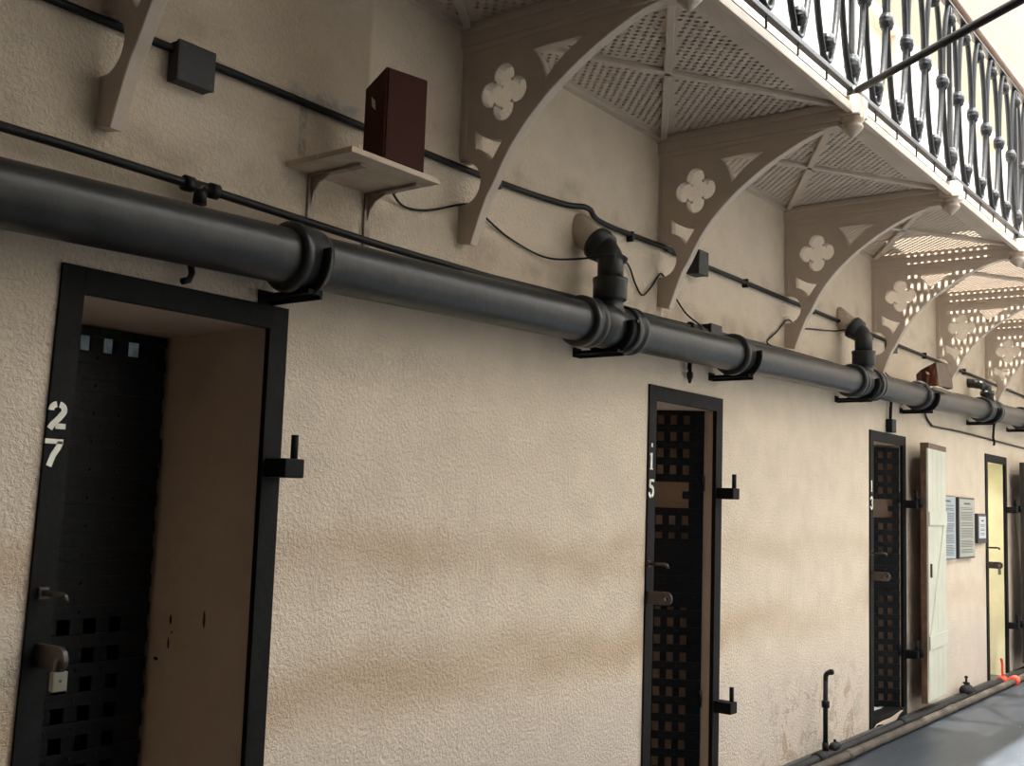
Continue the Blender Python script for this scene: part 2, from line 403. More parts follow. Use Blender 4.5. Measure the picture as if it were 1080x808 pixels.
def door_frame(i, d, digits):
    m = MB()
    t0, t1 = -.010, .012
    tl = TILT if d == 0 else 0
    m.prism([(d+tl, 0), (d+.067+tl, 0), (d+.067, 2.05), (d, 2.05)], t0, t1, lambda u, v, q: (u, q, v)); m.box((d+.691, t0, 0), (d+DW, t1, 2.05), .003); m.box((d+.06, t0, 1.978), (d+.70, t1, 2.05), .003)
    fr = m.build('door_%d' % i, M['black']); tagit(fr, kind='structure')
    if digits:
        for ch, (x, z, w, h) in digits: strokes(DIG[ch], x, z, w, h).build('number', M['white_paint'], fr)
    for z in (1.552, .47):
        p = MB(); p.box((d+.70, -.105, z-.03), (d+.775, .0, z+.028), .006)
        ho = p.build('pintle', M['black'], fr)
        q = MB(); q.tube([(d+.748, -.086, z), (d+.748, -.086, z+.10)], .0115, 10); q.build('pin', M['black'], ho)
    # staple plate for the padlock and the small catch above it
    h = MB(); y1 = -.135
    outl = [(0, -.028)] + [(.105 + .03*math.cos(a), .03*math.sin(a)) for a in [math.radians(q) for q in range(-90, 91, 15)]] + [(0, .028)]
    hole = [(.108 + .011*math.cos(a), .011*math.sin(a)) for a in [2*PI*q/12 for q in range(12)]]
    hp = fill2d(outl, [hole], -.007, .007, lambda u, v, w_: (d+.012+w_, -.005-u, 1.052+v), .001)
    hp.build('hasp', M['iron_brown'], fr)
    h = MB(); h.tube([(d+.012, 0, 1.205), (d+.012, -.095, 1.207), (d+.014, -.11, 1.204), (d+.016, -.115, 1.19)], .008, 8); h.box((d-.002, -.02, 1.19), (d+.026, -.005, 1.22), .003)
    h.build('catch', M['iron_brown'], fr)
    return fr
F1 = door_frame(1, 0, [('2', (-.010, 1.617, .052, .070)), ('7', (-.014, 1.522, .052, .072))])
door_frame(2, 3, [('1', (3.000, 1.645, .05, .08)), ('5', (3.002, 1.517, .055, .084)), ('.', (3.006, 1.745, .045, .035))])
f3 = door_frame(3, 6, [('1', (6.000, 1.622, .05, .08)), ('3', (5.998, 1.505, .055, .082))])
door_frame(4, 9, None); door_frame(5, 12, None); door_frame(6, -3, None)
for d in (6,):
    s = MB(); s.box((d+.06, -.012, .0), (d+.70, .10, .095), .006); s.build('sill', M['black'], f3)
    s = MB(); s.box((d+.067, .10, .0), (d+.691, .50, .085), .01); s.build('sunlit_floor_slab', M['sunlit_slab'], f3)  # sunlit patch of cell floor, built as a pale slab
    s = MB(); pts = [(.0, .0), (.08, .015), (.20, .0), (.24, -.045), (.33, -.06), (.40, -.025), (.52, -.01), (.60, .03), (.70, .055), (.64, .06), (.4, .03), (.2, .03), (.05, .022)]
    fill2d(pts, [], -.002, .002, lambda u, v, w_: (d+.05+u*.85, -.018+w_, .040+v*.75)).build('peeling_plaster', M['flake'], f3)

# padlocks
def padlock(label, x, y, z, s=1.0):
    t = thing('padlock', label, 'padlock', (x, y, z))
    b = MB(); b.box((-.019*s, -.009*s, -.052*s), (.019*s, .009*s, -.004*s), .003); b.build('body', M['brass'], t)
    k = MB(); pts = [(-.012*s, 0, -.01*s), (-.012*s, 0, .018*s)] + [(-.012*s*math.cos(a), 0, .018*s + .012*s*math.sin(a)) for a in [PI*q/8 for q in range(1, 8)]] + [(.012*s, 0, .018*s), (.012*s, 0, -.01*s)]
    k.tube(pts, .0032*s, 8); k.build('shackle', M['brass'], t)
    w = MB(); w.lathe([(0, .004*s), (.001, .004*s)], (0, -.0098*s, -.026*s), 'y', 12); w.build('keyhole', M['iron_brown'], t)
    return t
for (y, z, w_, h_, c_) in ((.225, 1.075, .010, .055, 'iron_brown'), (.395, 1.06, .008, .03, 'gate'), (.40, .985, .006, .035, 'gate'), (.385, 1.02, .005, .008, 'gate'), (.46, .93, .02, .012, 'gate')):
    q = MB(); q.prism([(y, z-h_/2), (y+w_*.6, z-h_*.2), (y+w_*.5, z+h_*.3), (y+.001, z+h_/2), (y-w_*.5, z+h_*.1), (y-w_*.4, z-h_*.4)], .6915, .6945, lambda u, v, k: (k, u, v)); q.build('paint_chip', M[c_], F1)
padlock('small steel padlock hanging from the hasp on the left jamb of doorway 27', .012, -.113, 1.028, 1.0)
padlock('dark little padlock hanging from the hasp of the bright far doorway', 9.012, -.113, 1.028, 1.1)

# ------------------------------------------------------------------ iron lattice gates (hinge at the right jamb)
def gate(label, loc, ang, pitch, hole_w, first, top, slot, solid, width=.615):
    t = thing('lattice_gate', label, 'gate', loc, ang, 'riveted iron lattice gates of the cells')
    dz = .0875; hz = .047; nrow = 21
    z0 = top-.054
    xs = [first + pitch*k for k in range(int((width-first)/pitch)+1)]
    edges = [0.0] + [v for x in xs for v in (x-hole_w/2, x+hole_w/2)] + [width]
    bars = [(edges[2*k], edges[2*k+1]) for k in range(len(edges)//2)]
    zb = top-.054-dz*nrow-.03
    for k, (a, b) in enumerate(bars):
        if b-a < .004: continue
        v = MB(); lo = zb
        if slot and (a+b)/2 > first+.03 and (a+b)/2 < first + 3.4*pitch:
            zt, zl = z0-dz*3.5-.02, z0-dz*5.5+.02
            v.box((-b, -.004, zt), (-a, .006, top-.005), .001); v.box((-b, -.004, lo), (-a, .006, zl), .001)
        else: v.box((-b, -.004, lo), (-a, .006, top-.005), .001)
        v.build('vertical_bar', M['gate'], t)
    for r in range(nrow+1):
        zc = z0 - dz*(r-.5)
        hb = MB()
        if r == 0: hb.box((-width, -.014, z0+hz/2), (0, -.003, top), .002)
        elif slot and r == 5: hb.box((-first-pitch*.25, -.014, zc-(dz-hz)/2), (0, -.003, zc+(dz-hz)/2), .002)
        else: hb.box((-width, -.014, zc-(dz-hz)/2), (0, -.003, zc+(dz-hz)/2), .002)
        for x in [0.5*(a+b) for a, b in bars if b-a > .015][:5]:
            if not (slot and r == 5): hb.lathe([(-.0035, .003), (0, .006)], (-x, -.0135, zc), 'y', 8)
        hb.build('horizontal_bar', M['gate'], t)
    zs0, zs1 = z0 - dz*(solid[0]-.5), z0 - dz*(solid[1]-.5)
    sp = MB(); sp.box((-width, -.010, zs1), (-.002, .002, zs0), .001); sp.build('solid_panel', M['gate'], t)
    lk = MB(); lk.box((-width+.005, -.035, 1.0), (-width+.10, -.012, 1.09), .004); lk.build('lock_case', M['iron_brown'], t)
    for z in (1.6, .5):
        e = MB(); e.tube([(-.004, -.008, z-.04), (-.004, -.008, z+.04)], .010, 10); e.build('hinge_barrel', M['gate'], t)
    return t
gate('near black lattice gate, shut deep inside doorway 27, behind the padlock', (.672, .497, 0), 0, .0885, .043, .116, 1.975, False, (0.9, 10.0), .685)  # solid panel here stands in for darkness behind the upper holes
gate('black lattice gate standing half open in doorway 15, with a square food slot', (3.690, .060, 0), math.radians(-60), .067, .033, .093, 1.984, True, (7.6, 11.6))
gate('black lattice gate half open in the third doorway, beside the open cream door leaf', (6.690, .020, 0), math.radians(-60), .067, .036, .064, 1.962, True, (9.0, 11.6))

# ------------------------------------------------------------------ cell door leaves folded back on the wall
def door_leaf(label, loc, rz, edge):
    t = thing('cell_door_leaf', label, 'door', loc, rz, 'heavy timber cell doors folded back on the wall')
    W_, H0, H1, T = .60, .12, 2.01, .055
    # local: x 0..W along the wall, y 0 (wall side) .. -T (towards the corridor)
    b = MB(); b.box((0, -T+.012, H0), (W_, 0, H1), .003); b.build('core', edge, t)
    p = MB(); n = 4; w = (W_-.012)/n
    for k in range(n): p.box((.006+k*w+.0015, -T, H0+.01), (.006+(k+1)*w-.0015, -T+.014, H1-.035), .002)
    p.build('planking', M['leaf_cream'], t)
    e = MB(); e.box((.004, -T-.004, H1-.04), (W_, -T+.014, H1), .002); e.build('top_rail', M['leaf_brown'], t)
    for z0, z1 in ((1.40, 1.50), (.50, .60)):
        l = MB(); l.box((.008, -T-.010, z0), (W_-.008, -T+.001, z1), .003); l.build('ledge', M['leaf_cream'], t)
    br = MB(); br.prism([(.03, .60), (.13, .60), (W_-.02, 1.40), (W_-.12, 1.40)], -T-.009, -T+.001, lambda u, v, q: (u, q, v)); br.build('brace', M['leaf_cream'], t)
    for z in (1.56, .48):
        s = MB(); s.tube([(-.040, -.01, z-.03), (-.040, -.01, z+.035)], .018, 12); s.box((-.04, -.022, z-.022), (.10, .006, z+.022), .004)
        s.build('hinge_strap', M['black'], t)
    x = MB(); x.box((W_*.1, -T-.012, 1.02), (W_*.1+.02, -T, 1.12), .003); x.build('bolt_keep', M['iron_brown'], t)
    return t
door_leaf('open timber door leaf, cream inside with brown edge, folded back beside third doorway', (6.80, -.10, 0), math.radians(4), M['leaf_brown'])
door_leaf('dark-edged timber door leaf at the right picture edge beyond the bright doorway', (9.86, -.10, 0), math.radians(2), M['leaf_dark'])

# ------------------------------------------------------------------ main drain pipe
PY, PR = -.16, .083
def pz(x): return 2.155 + .0276*x
SL = Vector((1, 0, .0276)).normalized()
pipe = thing('drainpipe', 'thick black cast-iron pipe running the length of the wall above the doorways', 'pipe', (0, 0, 2.15))
REL = (0, 0, 2.15)
m = MB(); m.tube([(X0+.2, PY, pz(X0+.2)), (0, PY, pz(0)), (6, PY, pz(6)), (X1-.2, PY, pz(X1-.2))], PR, 48); m.build('pipe_run', M['pipe'], pipe, REL)
def ring(prof, x, name='collar'):
    q = MB(); q.lathe(prof, (x, PY, pz(x)), n=48, d=SL); return q.build(name, M['pipe'], pipe, REL)
BELL = [(-.065, .084), (-.064, .100), (-.055, .106), (-.035, .106), (-.030, .099), (.035, .097), (.055, .092), (.056, .084)]
RIM = [(-.045, .084), (-.044, .102), (-.035, .106), (-.012, .106), (-.008, .098), (.015, .098), (.020, .105), (.042, .105), (.048, .100), (.050, .084)]
for x in (.665, 3.60, 6.60, 9.72, -2.3): ring(BELL, x)
TEES = (2.36, 5.42, 8.45)
for tx in TEES:
    ring([(-.15, .084), (-.145, .094), (.145, .094), (.15, .084)], tx, 'tee_body')
    ring(RIM, tx-.165); ring(RIM, tx+.155)
    lug = MB(); lug.lathe([(-.02, .009), (.0, .009), (.004, .005)], (tx+.10, PY-.098, pz(tx)+.03), n=10, d=(0, -1, .2)); lug.build('bolt', M['pipe'], pipe, REL)
    if tx < 8:
        z = pz(tx)
        r = MB(); r.lathe([(.05, .078), (.085, .060), (.115, .056), (.116, .070), (.122, .073), (.185, .073), (.196, .076), (.210, .076), (.212, .058)], (tx+.03, PY, z), 'z', 36)
        r.build('branch_socket', M['pipe'], pipe, REL)
        x_ = tx+.03
        path = [(x_, PY, z+.20), (x_, PY, z+.275), (x_, PY+.006, z+.305), (x_, PY+.025, z+.335), (x_, PY+.060, z+.364)]
        r = MB(); r.tube(path, .056, 28); r.build('riser_bend', M['pipe'], pipe, REL)
        dv = Vector((0, .10, .072))
        r = MB(); r.lathe([(-.040, .057), (-.038, .068), (-.008, .070), (-.006, .074), (.018, .074), (.020, .058)], (x_, PY+.060, z+.364), n=36, d=dv); r.build('bend_collar', M['pipe'], pipe, REL)
        r = MB(); r.lathe([(-.01, .060), (.05, .061), (.16, .068)], (x_, PY+.060, z+.364), n=32, d=dv); s = r.build('plaster_sleeve', M['plaster'], pipe, REL); s['label'] = 'cream plastered sleeve where the bend enters the wall'
        r = MB(); r.lathe([(-.004, .018), (.018, .018), (.02, .010), (.028, .009)], (x_+.050, PY-.02, z+.30), n=14, d=(1, -.5, .1)); r.build('plug', M['pipe'], pipe, REL)
    else:
        z = pz(tx); x_ = tx+.03
        r = MB(); r.lathe([(.06, .06), (.13, .05), (.131, .058), (.17, .058), (.172, .04)], (x_, PY, z), 'z', 28); r.build('branch_socket', M['pipe'], pipe, REL)
        r = MB(); r.tube([(x_, PY, z+.15), (x_, PY, z+.19), (x_, PY+.05, z+.23), (x_, .02, z+.25)], .040, 20); r.build('riser_bend', M['pipe'], pipe, REL)

BRX = [(-2.33, 'black pipe bracket left of doorway 27, out past the frame'),
       (.674, 'black pipe bracket over the right corner of doorway 27'), (2.385, 'black pipe bracket under the nearest branch tee of the pipe'),
       (3.641, 'black pipe bracket under the pipe above doorway 15'), (5.395, 'black pipe bracket under the second branch tee from the left'),
       (6.677, 'black pipe bracket under the pipe above the open cream door leaf'), (8.445, 'black pipe bracket under the farthest branch tee'),
       (9.83, 'black pipe bracket above and right of the bright far doorway')]
def pipe_bracket(x, label):
    zb = pz(x)-PR-.004
    t = thing('pipe_bracket', label, 'bracket', (x, 0, zb), 0, 'brackets carrying the drainpipe')
    a = MB(); a.box((-.028, -.225, -.024), (.028, .0, -.010), .002); a.box((.018, -.225, -.036), (.028, 0, -.010), .002); a.box((-.030, -.006, -.036), (.030, 0, .006), .002)
    a.build('arm', M['black'], t)
    pts = []
    R_ = PR+.024
    for k in range(15):
        an = math.radians(180 + 205*k/14 - 12)
        pts.append((0, PY + R_*math.cos(an), pz(x)-zb + R_*math.sin(an)))
    s = MB(); s.tube(pts, .020, 8, sx=.35); 
    s.build('strap', M['black'], t)
    g_ = MB(); g_.prism([(-.225, -.012), (-.10, -.012), (-.14, .012), (-.19, .03), (-.225, .055), (-.245, .06)], -.006, .006, lambda u, v, q: (q, u, v)); g_.build('gusset', M['black'], t)
    return t
for x, lb in BRX: pipe_bracket(x, lb)

# ------------------------------------------------------------------ conduits and boxes
cu = thing('conduit', 'upper thin black conduit running along the wall behind the arched brackets', 'conduit', (0, 0, 2.72))
m = MB(); m.tube(spline([(X0+.2, -.018, 2.72), (0, -.018, 2.722), (1.6, -.018, 2.716), (2.2, -.02, 2.735), (2.38, -.042, 2.752), (2.56, -.02, 2.722), (3.3, -.018, 2.73), (4.6, -.018, 2.715), (X1-.2, -.018, 2.70)], 6), .0125, 10); m.build('tube', M['conduit'], cu, (0, 0, 2.72))
for x in (-1.0, 1.78, 2.78, 4.0, 4.95, 5.9, 7.2, 8.3):
    m = MB(); m.box((x-.008, -.033, 2.690), (x+.008, 0, 2.738), .004); m.build('saddle_clip', M['conduit'], cu, (0, 0, 2.72))
cl = thing('conduit', 'lower thin black conduit running along the wall just above the thick pipe', 'conduit', (0, 0, 2.34))
m = MB(); m.tube([(X0+.2, -.05, 2.345), (0, -.05, 2.342), (.42, -.05, 2.336), (1.1, -.05, 2.322), (1.7, -.05, 2.322), (3.4, -.05, 2.370), (4.5, -.05, 2.396), (5.2, -.032, 2.412), (X1-.2, -.032, 2.412)], .013, 10); m.build('tube', M['conduit'], cl, (0, 0, 2.34))
for x, z, zl in ((.375, 2.337, 2.06), (3.36, 2.369, 2.10), (6.38, 2.412, 2.10), (9.22, 2.412, 2.14)):
    m = MB(); m.lathe([(-.06, .016), (-.058, .023), (-.03, .023), (-.028, .018), (.028, .018), (.03, .023), (.058, .023), (.06, .016)], (x, -.05, z), 'x', 14)
    m.lathe([(-.05, .020), (0, .018)], (x, -.05, z), 'z', 12); m.build('tee_fitting', M['conduit'], cl, (0, 0, 2.34))
    m = MB(); m.tube([(x, -.05, z-.03), (x, -.03, z-.10), (x, -.022, zl+.06)], .011, 8); m.build('drop_tube', M['conduit'], cl, (0, 0, 2.34))
    e = MB()
    if abs(x-.375) < .01 or x > 9:
        e.tube([(x, -.022, zl+.07), (x+.004, -.03, zl+.03), (x-.008, -.034, zl+.008), (x-.03, -.034, zl)], .010, 8)
    elif x < 4: e.lathe([(-.07, .006), (-.05, .012), (-.04, .016), (-.015, .016), (-.012, .010), (.02, .010), (.06, .014), (.07, .014)], (x, -.026, zl+.06), 'z', 12)
    else: e.box((x-.045, -.05, zl-.045), (x+.045, -.005, zl+.05), .006); e.tube([(x, -.022, zl+.03), (x, -.022, zl+.14)], .010, 8)
    e.build('drop_end', M['conduit'], cl, (0, 0, 2.34))
def jbox(label, x, z, w, h, d=.06):
    t = thing('junction_box', label, 'junction box', (x, 0, z))
    b = MB(); b.box((-w/2, -d+.012, -h/2), (w/2, 0, h/2), .006); b.build('housing', M['black_matt'], t)
    b = MB(); b.box((-w/2-.002, -d, -h/2-.002), (w/2+.002, -d+.013, h/2+.002), .006)
    b.build('lid', M['black_matt'], t)
    for sx in (-1, 1):
        for sz in (-1, 1):
            c_ = MB(); c_.lathe([(0, .005), (.003, .004)], (sx*(w/2-.013), -d-.0025, sz*(h/2-.013)), 'y', 8); c_.build('screw', M['iron_brown'], t)
    return t
jbox('square black junction box on the upper conduit, upper left of the wall', .335, 2.685, .125, .115, .052)
jbox('black junction box on the upper conduit right of the second full bracket', 3.40, 2.705, .10, .12, .075)
jbox('tiny black junction box on the upper conduit beneath a far bracket', 6.38, 2.68, .10, .10, .06)
jbox('small flat black box sitting on the lower conduit above doorway 15', 3.55, 2.385, .12, .05, .075)

# ------------------------------------------------------------------ wall shelf with speaker
sh = thing('wall_shelf', 'pale wooden shelf on two grey brackets, holding the near brown speaker', 'shelf', (.74, 0, 2.50))
for (y0, y1, n) in ((-.295, -.148, 0), (-.144, -.0, 1)):
    m = MB(); m.box((-.015, y0, 0), (.385, y1, .018), .003); m.build('board', M['shelf'], sh)
for x in (.09, .345):
    b = MB(); b.box((x-.014, -.24, -.010), (x+.014, 0, -.001), .002); b.box((x-.014, -.010, -.22), (x+.014, -.001, 0), .002)
    b.prism([(-.010, -.10), (-.010, -.008), (-.10, -.008), (-.045, -.030), (-.022, -.055)], x-.003, x+.003, lambda u, v, q: (q, u, v)); b.build('shelf_bracket', M['shelf_metal'], sh)
sp = thing('wall_speaker', 'near tall dark-brown wedge-topped speaker standing on the pale wall shelf', 'speaker', (.87, -.28, 2.5185), 0, 'brown wall speakers')
c_ = MB(); prof = [(0, 0), (.0, .312), (-.085, .250), (-.085, 0)]
# plan tapers to the rear; front face at local y=0, rear at +y
F = [(0, 0, 0), (.19, 0, 0), (.19, 0, .318), (0, 0, .300)]; B1 = [(0, .088, 0), (.19, .088, 0), (.19, .088, .262), (0, .088, .245)]; B2 = [(.06, .15, 0), (.15, .15, 0), (.15, .15, .22), (.06, .15, .22)]
V = [[c_.bm.verts.new(p) for p in q] for q in (F, B1, B2)]
for A, B in zip(V, V[1:]):
    for k in range(4): c_.bm.faces.new((A[k], A[(k+1) % 4], B[(k+1) % 4], B[k]))
c_.bm.faces.new(V[0]); c_.bm.faces.new(V[-1])
c_.build('cabinet', M['speaker'], sp, bevel=.003)
c_ = MB(); c_.prism([(.006, .006), (.184, .006), (.184, .311), (.006, .294)], -.006, -.0008, lambda u, v, q: (u, q, v)); c_.build('grille_cloth', M['speaker_front'], sp)
c_ = MB(); c_.prism([(.040, .165), (.056, .180), (.060, .212), (.044, .196)], -.0015, .0005, lambda u, v, q: (q, u, v)); b_ = c_.build('sticker', M['badge'], sp); b_['label'] = 'pale diamond sticker on the side'
sh2 = copy_tree(sh); sh2.location = (6.60, 0, 2.392); sh2.scale = (1, 1, .5); sh2['label'] = 'far pale wall shelf half hidden behind the thick pipe, holding a brown speaker'
sp2 = copy_tree(sp); sp2.location = (6.64, -.275, 2.404); sp2.scale = (1, 1.35, .6); sp2.rotation_euler = (math.radians(-6), 0, math.radians(-17)); sp2['label'] = 'far brown speaker turned towards the corridor, behind the thick pipe'

M['cloth_faded'] = mat('speaker_cloth_faded', (.15, .115, .09), .8, spec=.15, bump=.35, bscale=300)
for c in children(sp2):
    if c.name.startswith('grille'):
        c.data = c.data.copy(); c.data.materials[0] = M['cloth_faded']
# ------------------------------------------------------------------ loose cables
def cable(name, label, pts, r=.0045, clips=()):
    m = MB(); m.tube(spline(pts, 8), r, 6); o = m.build(name, M['conduit']); tagit(o, label, 'cable'); return o
cable('speaker_cable', 'thin black cable drooping from the near speaker shelf across to the pipe bend', [(1.12, -.10, 2.50), (1.179, -.03, 2.525), (1.258, -.012, 2.497), (1.383, -.012, 2.512), (1.567, -.012, 2.578), (1.64, -.012, 2.592), (1.693, -.012, 2.571), (1.864, -.012, 2.515), (2.092, -.02, 2.482), (2.22, -.08, 2.49), (2.30, -.20, 2.51), (2.345, -.218, 2.525), (2.43, -.215, 2.52), (2.50, -.15, 2.525), (2.62, -.06, 2.58), (2.765, -.02, 2.574), (2.844, -.012, 2.499), (2.907, -.012, 2.461), (2.984, -.012, 2.511), (3.06, -.012, 2.587), (3.10, -.012, 2.59), (3.188, -.012, 2.528), (3.317, -.02, 2.44), (3.45, -.04, 2.392)])
cable('speaker_cable', 'thin black cable rising from the lower conduit behind the third full bracket', [(4.28, -.05, 2.40), (4.299, -.012, 2.43), (4.428, -.012, 2.504), (4.562, -.012, 2.591), (4.63, -.012, 2.60), (4.702, -.012, 2.572), (4.967, -.012, 2.599), (5.281, -.03, 2.632), (5.42, -.06, 2.66)])
cable('speaker_cable', 'short black cable hanging past the foot of the fourth bracket to the far pipe', [(5.75, -.012, 2.62), (6.0, -.012, 2.60), (6.15, -.012, 2.56), (6.3, -.02, 2.47), (6.38, -.05, 2.44)])
cable('power_cable', 'black cable looping below the thick pipe above the framed notices', [(7.12, -.06, 2.36), (7.16, -.03, 2.28), (7.252, -.015, 2.23), (7.36, -.014, 2.19), (7.45, -.014, 2.178), (8.08, -.014, 2.186), (8.98, -.014, 2.186), (10.4, -.014, 2.18), (13, -.014, 2.18)], .009)

# ------------------------------------------------------------------ framed notices
def lines(m, x0, x1, z, n, dz, h, seed):
    r = random.Random(seed)
    for k in range(n): m.box((x0, -.0005, z-k*dz-h), (x1 - (x1-x0)*(r.random()*.12 if k % 5 != 4 else .45), .001, z-k*dz))
def notice(name, label, x, z, w, h, board, frame, fw, rows, group=None):
    t = thing(name, label, 'sign', (x, -.03, z), 0, group)
    b = MB(); b.box((0, .0, 0), (w, .028, h), .002); b.build('frame', frame, t)
    b = MB(); b.box((fw[0], -.004, fw[1]), (w-fw[0], .002, h-fw[2]), .001); b.build('board', board, t)
    ln = MB(); z0 = h-fw[2]-.03; x0, x1 = fw[0]+.035, w-fw[0]-.035
    ln.box((x0+(x1-x0)*.25, -.0052, z0-.014), (x1-(x1-x0)*.25, -.003, z0)); zz = z0-.04; r = random.Random(int(x*100))
    k = 0
    while zz > fw[1]+.03:
        if k in rows: zz -= .012; k += 1; continue
        ln.box((x0, -.0052, zz-.005), (x1-(x1-x0)*r.random()*.12, -.003, zz)); zz -= .0125; k += 1
    ln.build('text_lines', M['ink'], t); return t
notice('information_panel', 'blue-grey text panel partly hidden behind the open cream door leaf', 7.44, 1.125, .52, .515, M['sign_blue'], M['sign_frame'], (.012, .008, .008), (1, 4, 11, 18, 25))
notice('information_panel', 'cream text panel between the blue-grey panel and the small framed notice', 8.05, 1.125, .48, .51, M['sign_cream'], M['sign_frame'], (.02, .015, .015), (2, 9, 13, 21, 27))
notice('framed_notice', 'small dark-framed white notice beside the left jamb of the bright doorway', 8.64, 1.245, .27, .26, M['paper'], M['sign_frame'], (.028, .045, .025), (2, 5))

# ------------------------------------------------------------------ gallery brackets
ARCH = [(.012, 2.434), (.062, 2.424), (.096, 2.512), (.13, 2.593), (.16, 2.640), (.205, 2.722), (.252, 2.79), (.305, 2.852), (.365, 2.908), (.42, 2.955), (.484, 3.000), (.55, 3.043), (.618, 3.080), (.69, 3.115), (.769, 3.146), (.83, 3.163), (.88, 3.172), (.92, 3.176)]
def cubic(p0, p1, n=6, bulge=(0, 0)):
    return [(p0[0]+(p1[0]-p0[0])*t + bulge[0]*4*t*(1-t), p0[1]+(p1[1]-p0[1])*t + bulge[1]*4*t*(1-t)) for t in [k/n for k in range(n)]]
outer = spline([(p[0], p[1], 0) for p in ARCH[1:]], 3)
outer = [(p.x, p.y) for p in outer]
outer = [(.92, 3.20), (0.0, 3.20), (0.0, 2.745), (.03, 2.745)] + [(.018+.085*math.cos(a), 2.657+.086*math.sin(a)) for a in [math.radians(80-160*k/14) for k in range(15)]] + [(.0, 2.572), (.0, 2.436), (.02, 2.432)] + outer
QC = (.197, 2.980)
quat = []
for L_ in range(4):
    c0 = math.radians(90*L_ + 0); cx, cz = QC[0]+.058*math.cos(c0), QC[1]+.060*math.sin(c0)
    for k in range(13):
        a = c0 + math.radians(-122 + 244*k/12); quat.append((cx+.049*math.cos(a), cz+.052*math.sin(a)))
low = cubic((.066, 2.861), (.070, 2.782), 3) + cubic((.070, 2.782), (.141, 2.708), 6, (.012, .012)) + cubic((.141, 2.708), (.205, 2.803), 4) + cubic((.205, 2.803), (.066, 2.861), 7, (-.008, -.014))
upp = cubic((.315, 3.116), (.377, 2.975), 7, (.018, .012)) + cubic((.377, 2.975), (.565, 3.116), 7, (-.012, .012)) + cubic((.565, 3.116), (.315, 3.116), 5, (0, .004))
plate_m = fill2d(outer, [quat, low, upp], 0, .044, lambda u, v, w_: (w_, -u, v), .003)
NAMES = {-2: 'arched iron bracket far left, out past the frame', -1: 'cropped arched iron bracket at the top left corner', 0: 'nearest full arched iron bracket, right of the brown speaker shelf', 1: 'second full arched iron bracket, just right of the first pipe bend',
         2: 'third full arched iron bracket, left of the second pipe bend', 3: 'fourth arched iron bracket, flecked with spots of sunlight', 4: 'fifth arched iron bracket, covered in dappled sunlight, above the far speaker',
         5: 'sixth arched iron bracket, sun-dappled, at the right picture edge', 6: 'seventh arched iron bracket, mostly beyond the right picture edge', 7: 'eighth arched iron bracket, beyond the right picture edge'}
br = thing('gallery_bracket', NAMES[0], 'bracket', (XB, 0, 0), 0, 'cast-iron brackets under the gallery')
plate_m.build('spandrel_plate', M['beige'], br)
b = MB(); b.box((-.012, -.90, 3.165), (.067, 0, 3.187), .004); b.box((-.022, -.92, 3.187), (.077, 0, 3.235), .004); b.box((-.034, -.93, 3.235), (.089, 0, 3.268), .006); b.build('beam', M['beige'], br)
b = MB(); b.box((-.008, -.028, 2.75), (.063, 0, 3.18), .004); b.build('wall_flange', M['beige'], br)
b = MB(); b.box((-.032, -1.0, 3.20), (.087, -.90, 3.288), .008)
b.lathe([(0, .056), (.02, .050), (.035, .038), (.040, .046), (.052, .046), (.07, .030), (.085, .015), (.095, .004)], (.0275, -.95, 3.205), n=16, d=(0, 0, -1)); b.build('pendant', M['beige'], br)
BRACKETS = {}
for k in range(-2, 7):
    o = br if k == 0 else copy_tree(br)
    o.location = (XB + SB*k, 0, 0); o['label'] = NAMES[k]; BRACKETS[k] = o

# ------------------------------------------------------------------ gallery floor panels (real holes)
def panel_mesh():
    m = MB(); bm = m.bm
    px, py, hx, hy = .0245, .0228, .0155, .0188
    xa, nx, ya, ny = .065, 57, -.050, 33
    zb, zt = 0.0, .012
    def q(x0, y0, x1, y1):
        for z, fl in ((zb, 0), (zt, 1)):
            p = [(x0, y0, z), (x1, y0, z), (x1, y1, z), (x0, y1, z)]
            bm.faces.new([bm.verts.new(v) for v in (p if fl else p[::-1])])
    def near(x, y):
        for (ax, ay), (bx, by) in (((1.5, -.03), (0, -.88)), ((0, 0), (1.5, -.92))):
            d = abs((bx-ax)*(ay-y)-(ax-x)*(by-ay))/math.hypot(bx-ax, by-ay)
            if d < .028: return True
        return False
    y_top, y_bot = ya, ya-ny*py
    x_r = xa+nx*px
    q(0.0, -.02, 1.5, y_top) if False else q(0.0, y_top, 1.5, -.0)
    q(0.0, -.945, 1.5, y_bot); q(0.0, y_bot, xa, y_top); q(x_r, y_bot, 1.5, y_top)
    for i in range(nx):
        for j in range(ny):
            x0, y0 = xa+i*px, y_bot+j*py; x1, y1 = x0+px, y0+py; cx, cy = (x0+x1)/2, (y0+y1)/2
            if (i+j) % 2 or near(cx, cy): q(x0, y0, x1, y1); continue
            a0, a1, b0, b1 = cx-hx/2, cx+hx/2, cy-hy/2, cy+hy/2
            q(x0, y0, x1, b0); q(x0, b1, x1, y1); q(x0, b0, a0, b1); q(a1, b0, x1, b1)
            for (u0, v0, u1, v1) in ((a0, b0, a1, b0), (a1, b0, a1, b1), (a1, b1, a0, b1), (a0, b1, a0, b0)):
                bm.faces.new([bm.verts.new(v) for v in ((u0, v0, zb), (u0, v0, zt), (u1, v1, zt), (u1, v1, zb))])
    return m
PN = {-2: 'perforated gallery floor panel over the top left corner, left of the cropped bracket', -1: 'perforated gallery floor panel just left of the nearest full bracket',
      0: 'nearest perforated gallery floor panel, between the first and second full brackets', 1: 'perforated gallery floor panel between the second and third full brackets',
      2: 'perforated gallery floor panel between the third and fourth brackets', 3: 'perforated floor panel with light through it, between fourth and fifth brackets',
      4: 'sunlit perforated floor panel between the fifth and sixth brackets', 5: 'sunlit perforated floor panel right of the sixth bracket', 6: 'farthest perforated gallery floor panel beyond the right edge'}
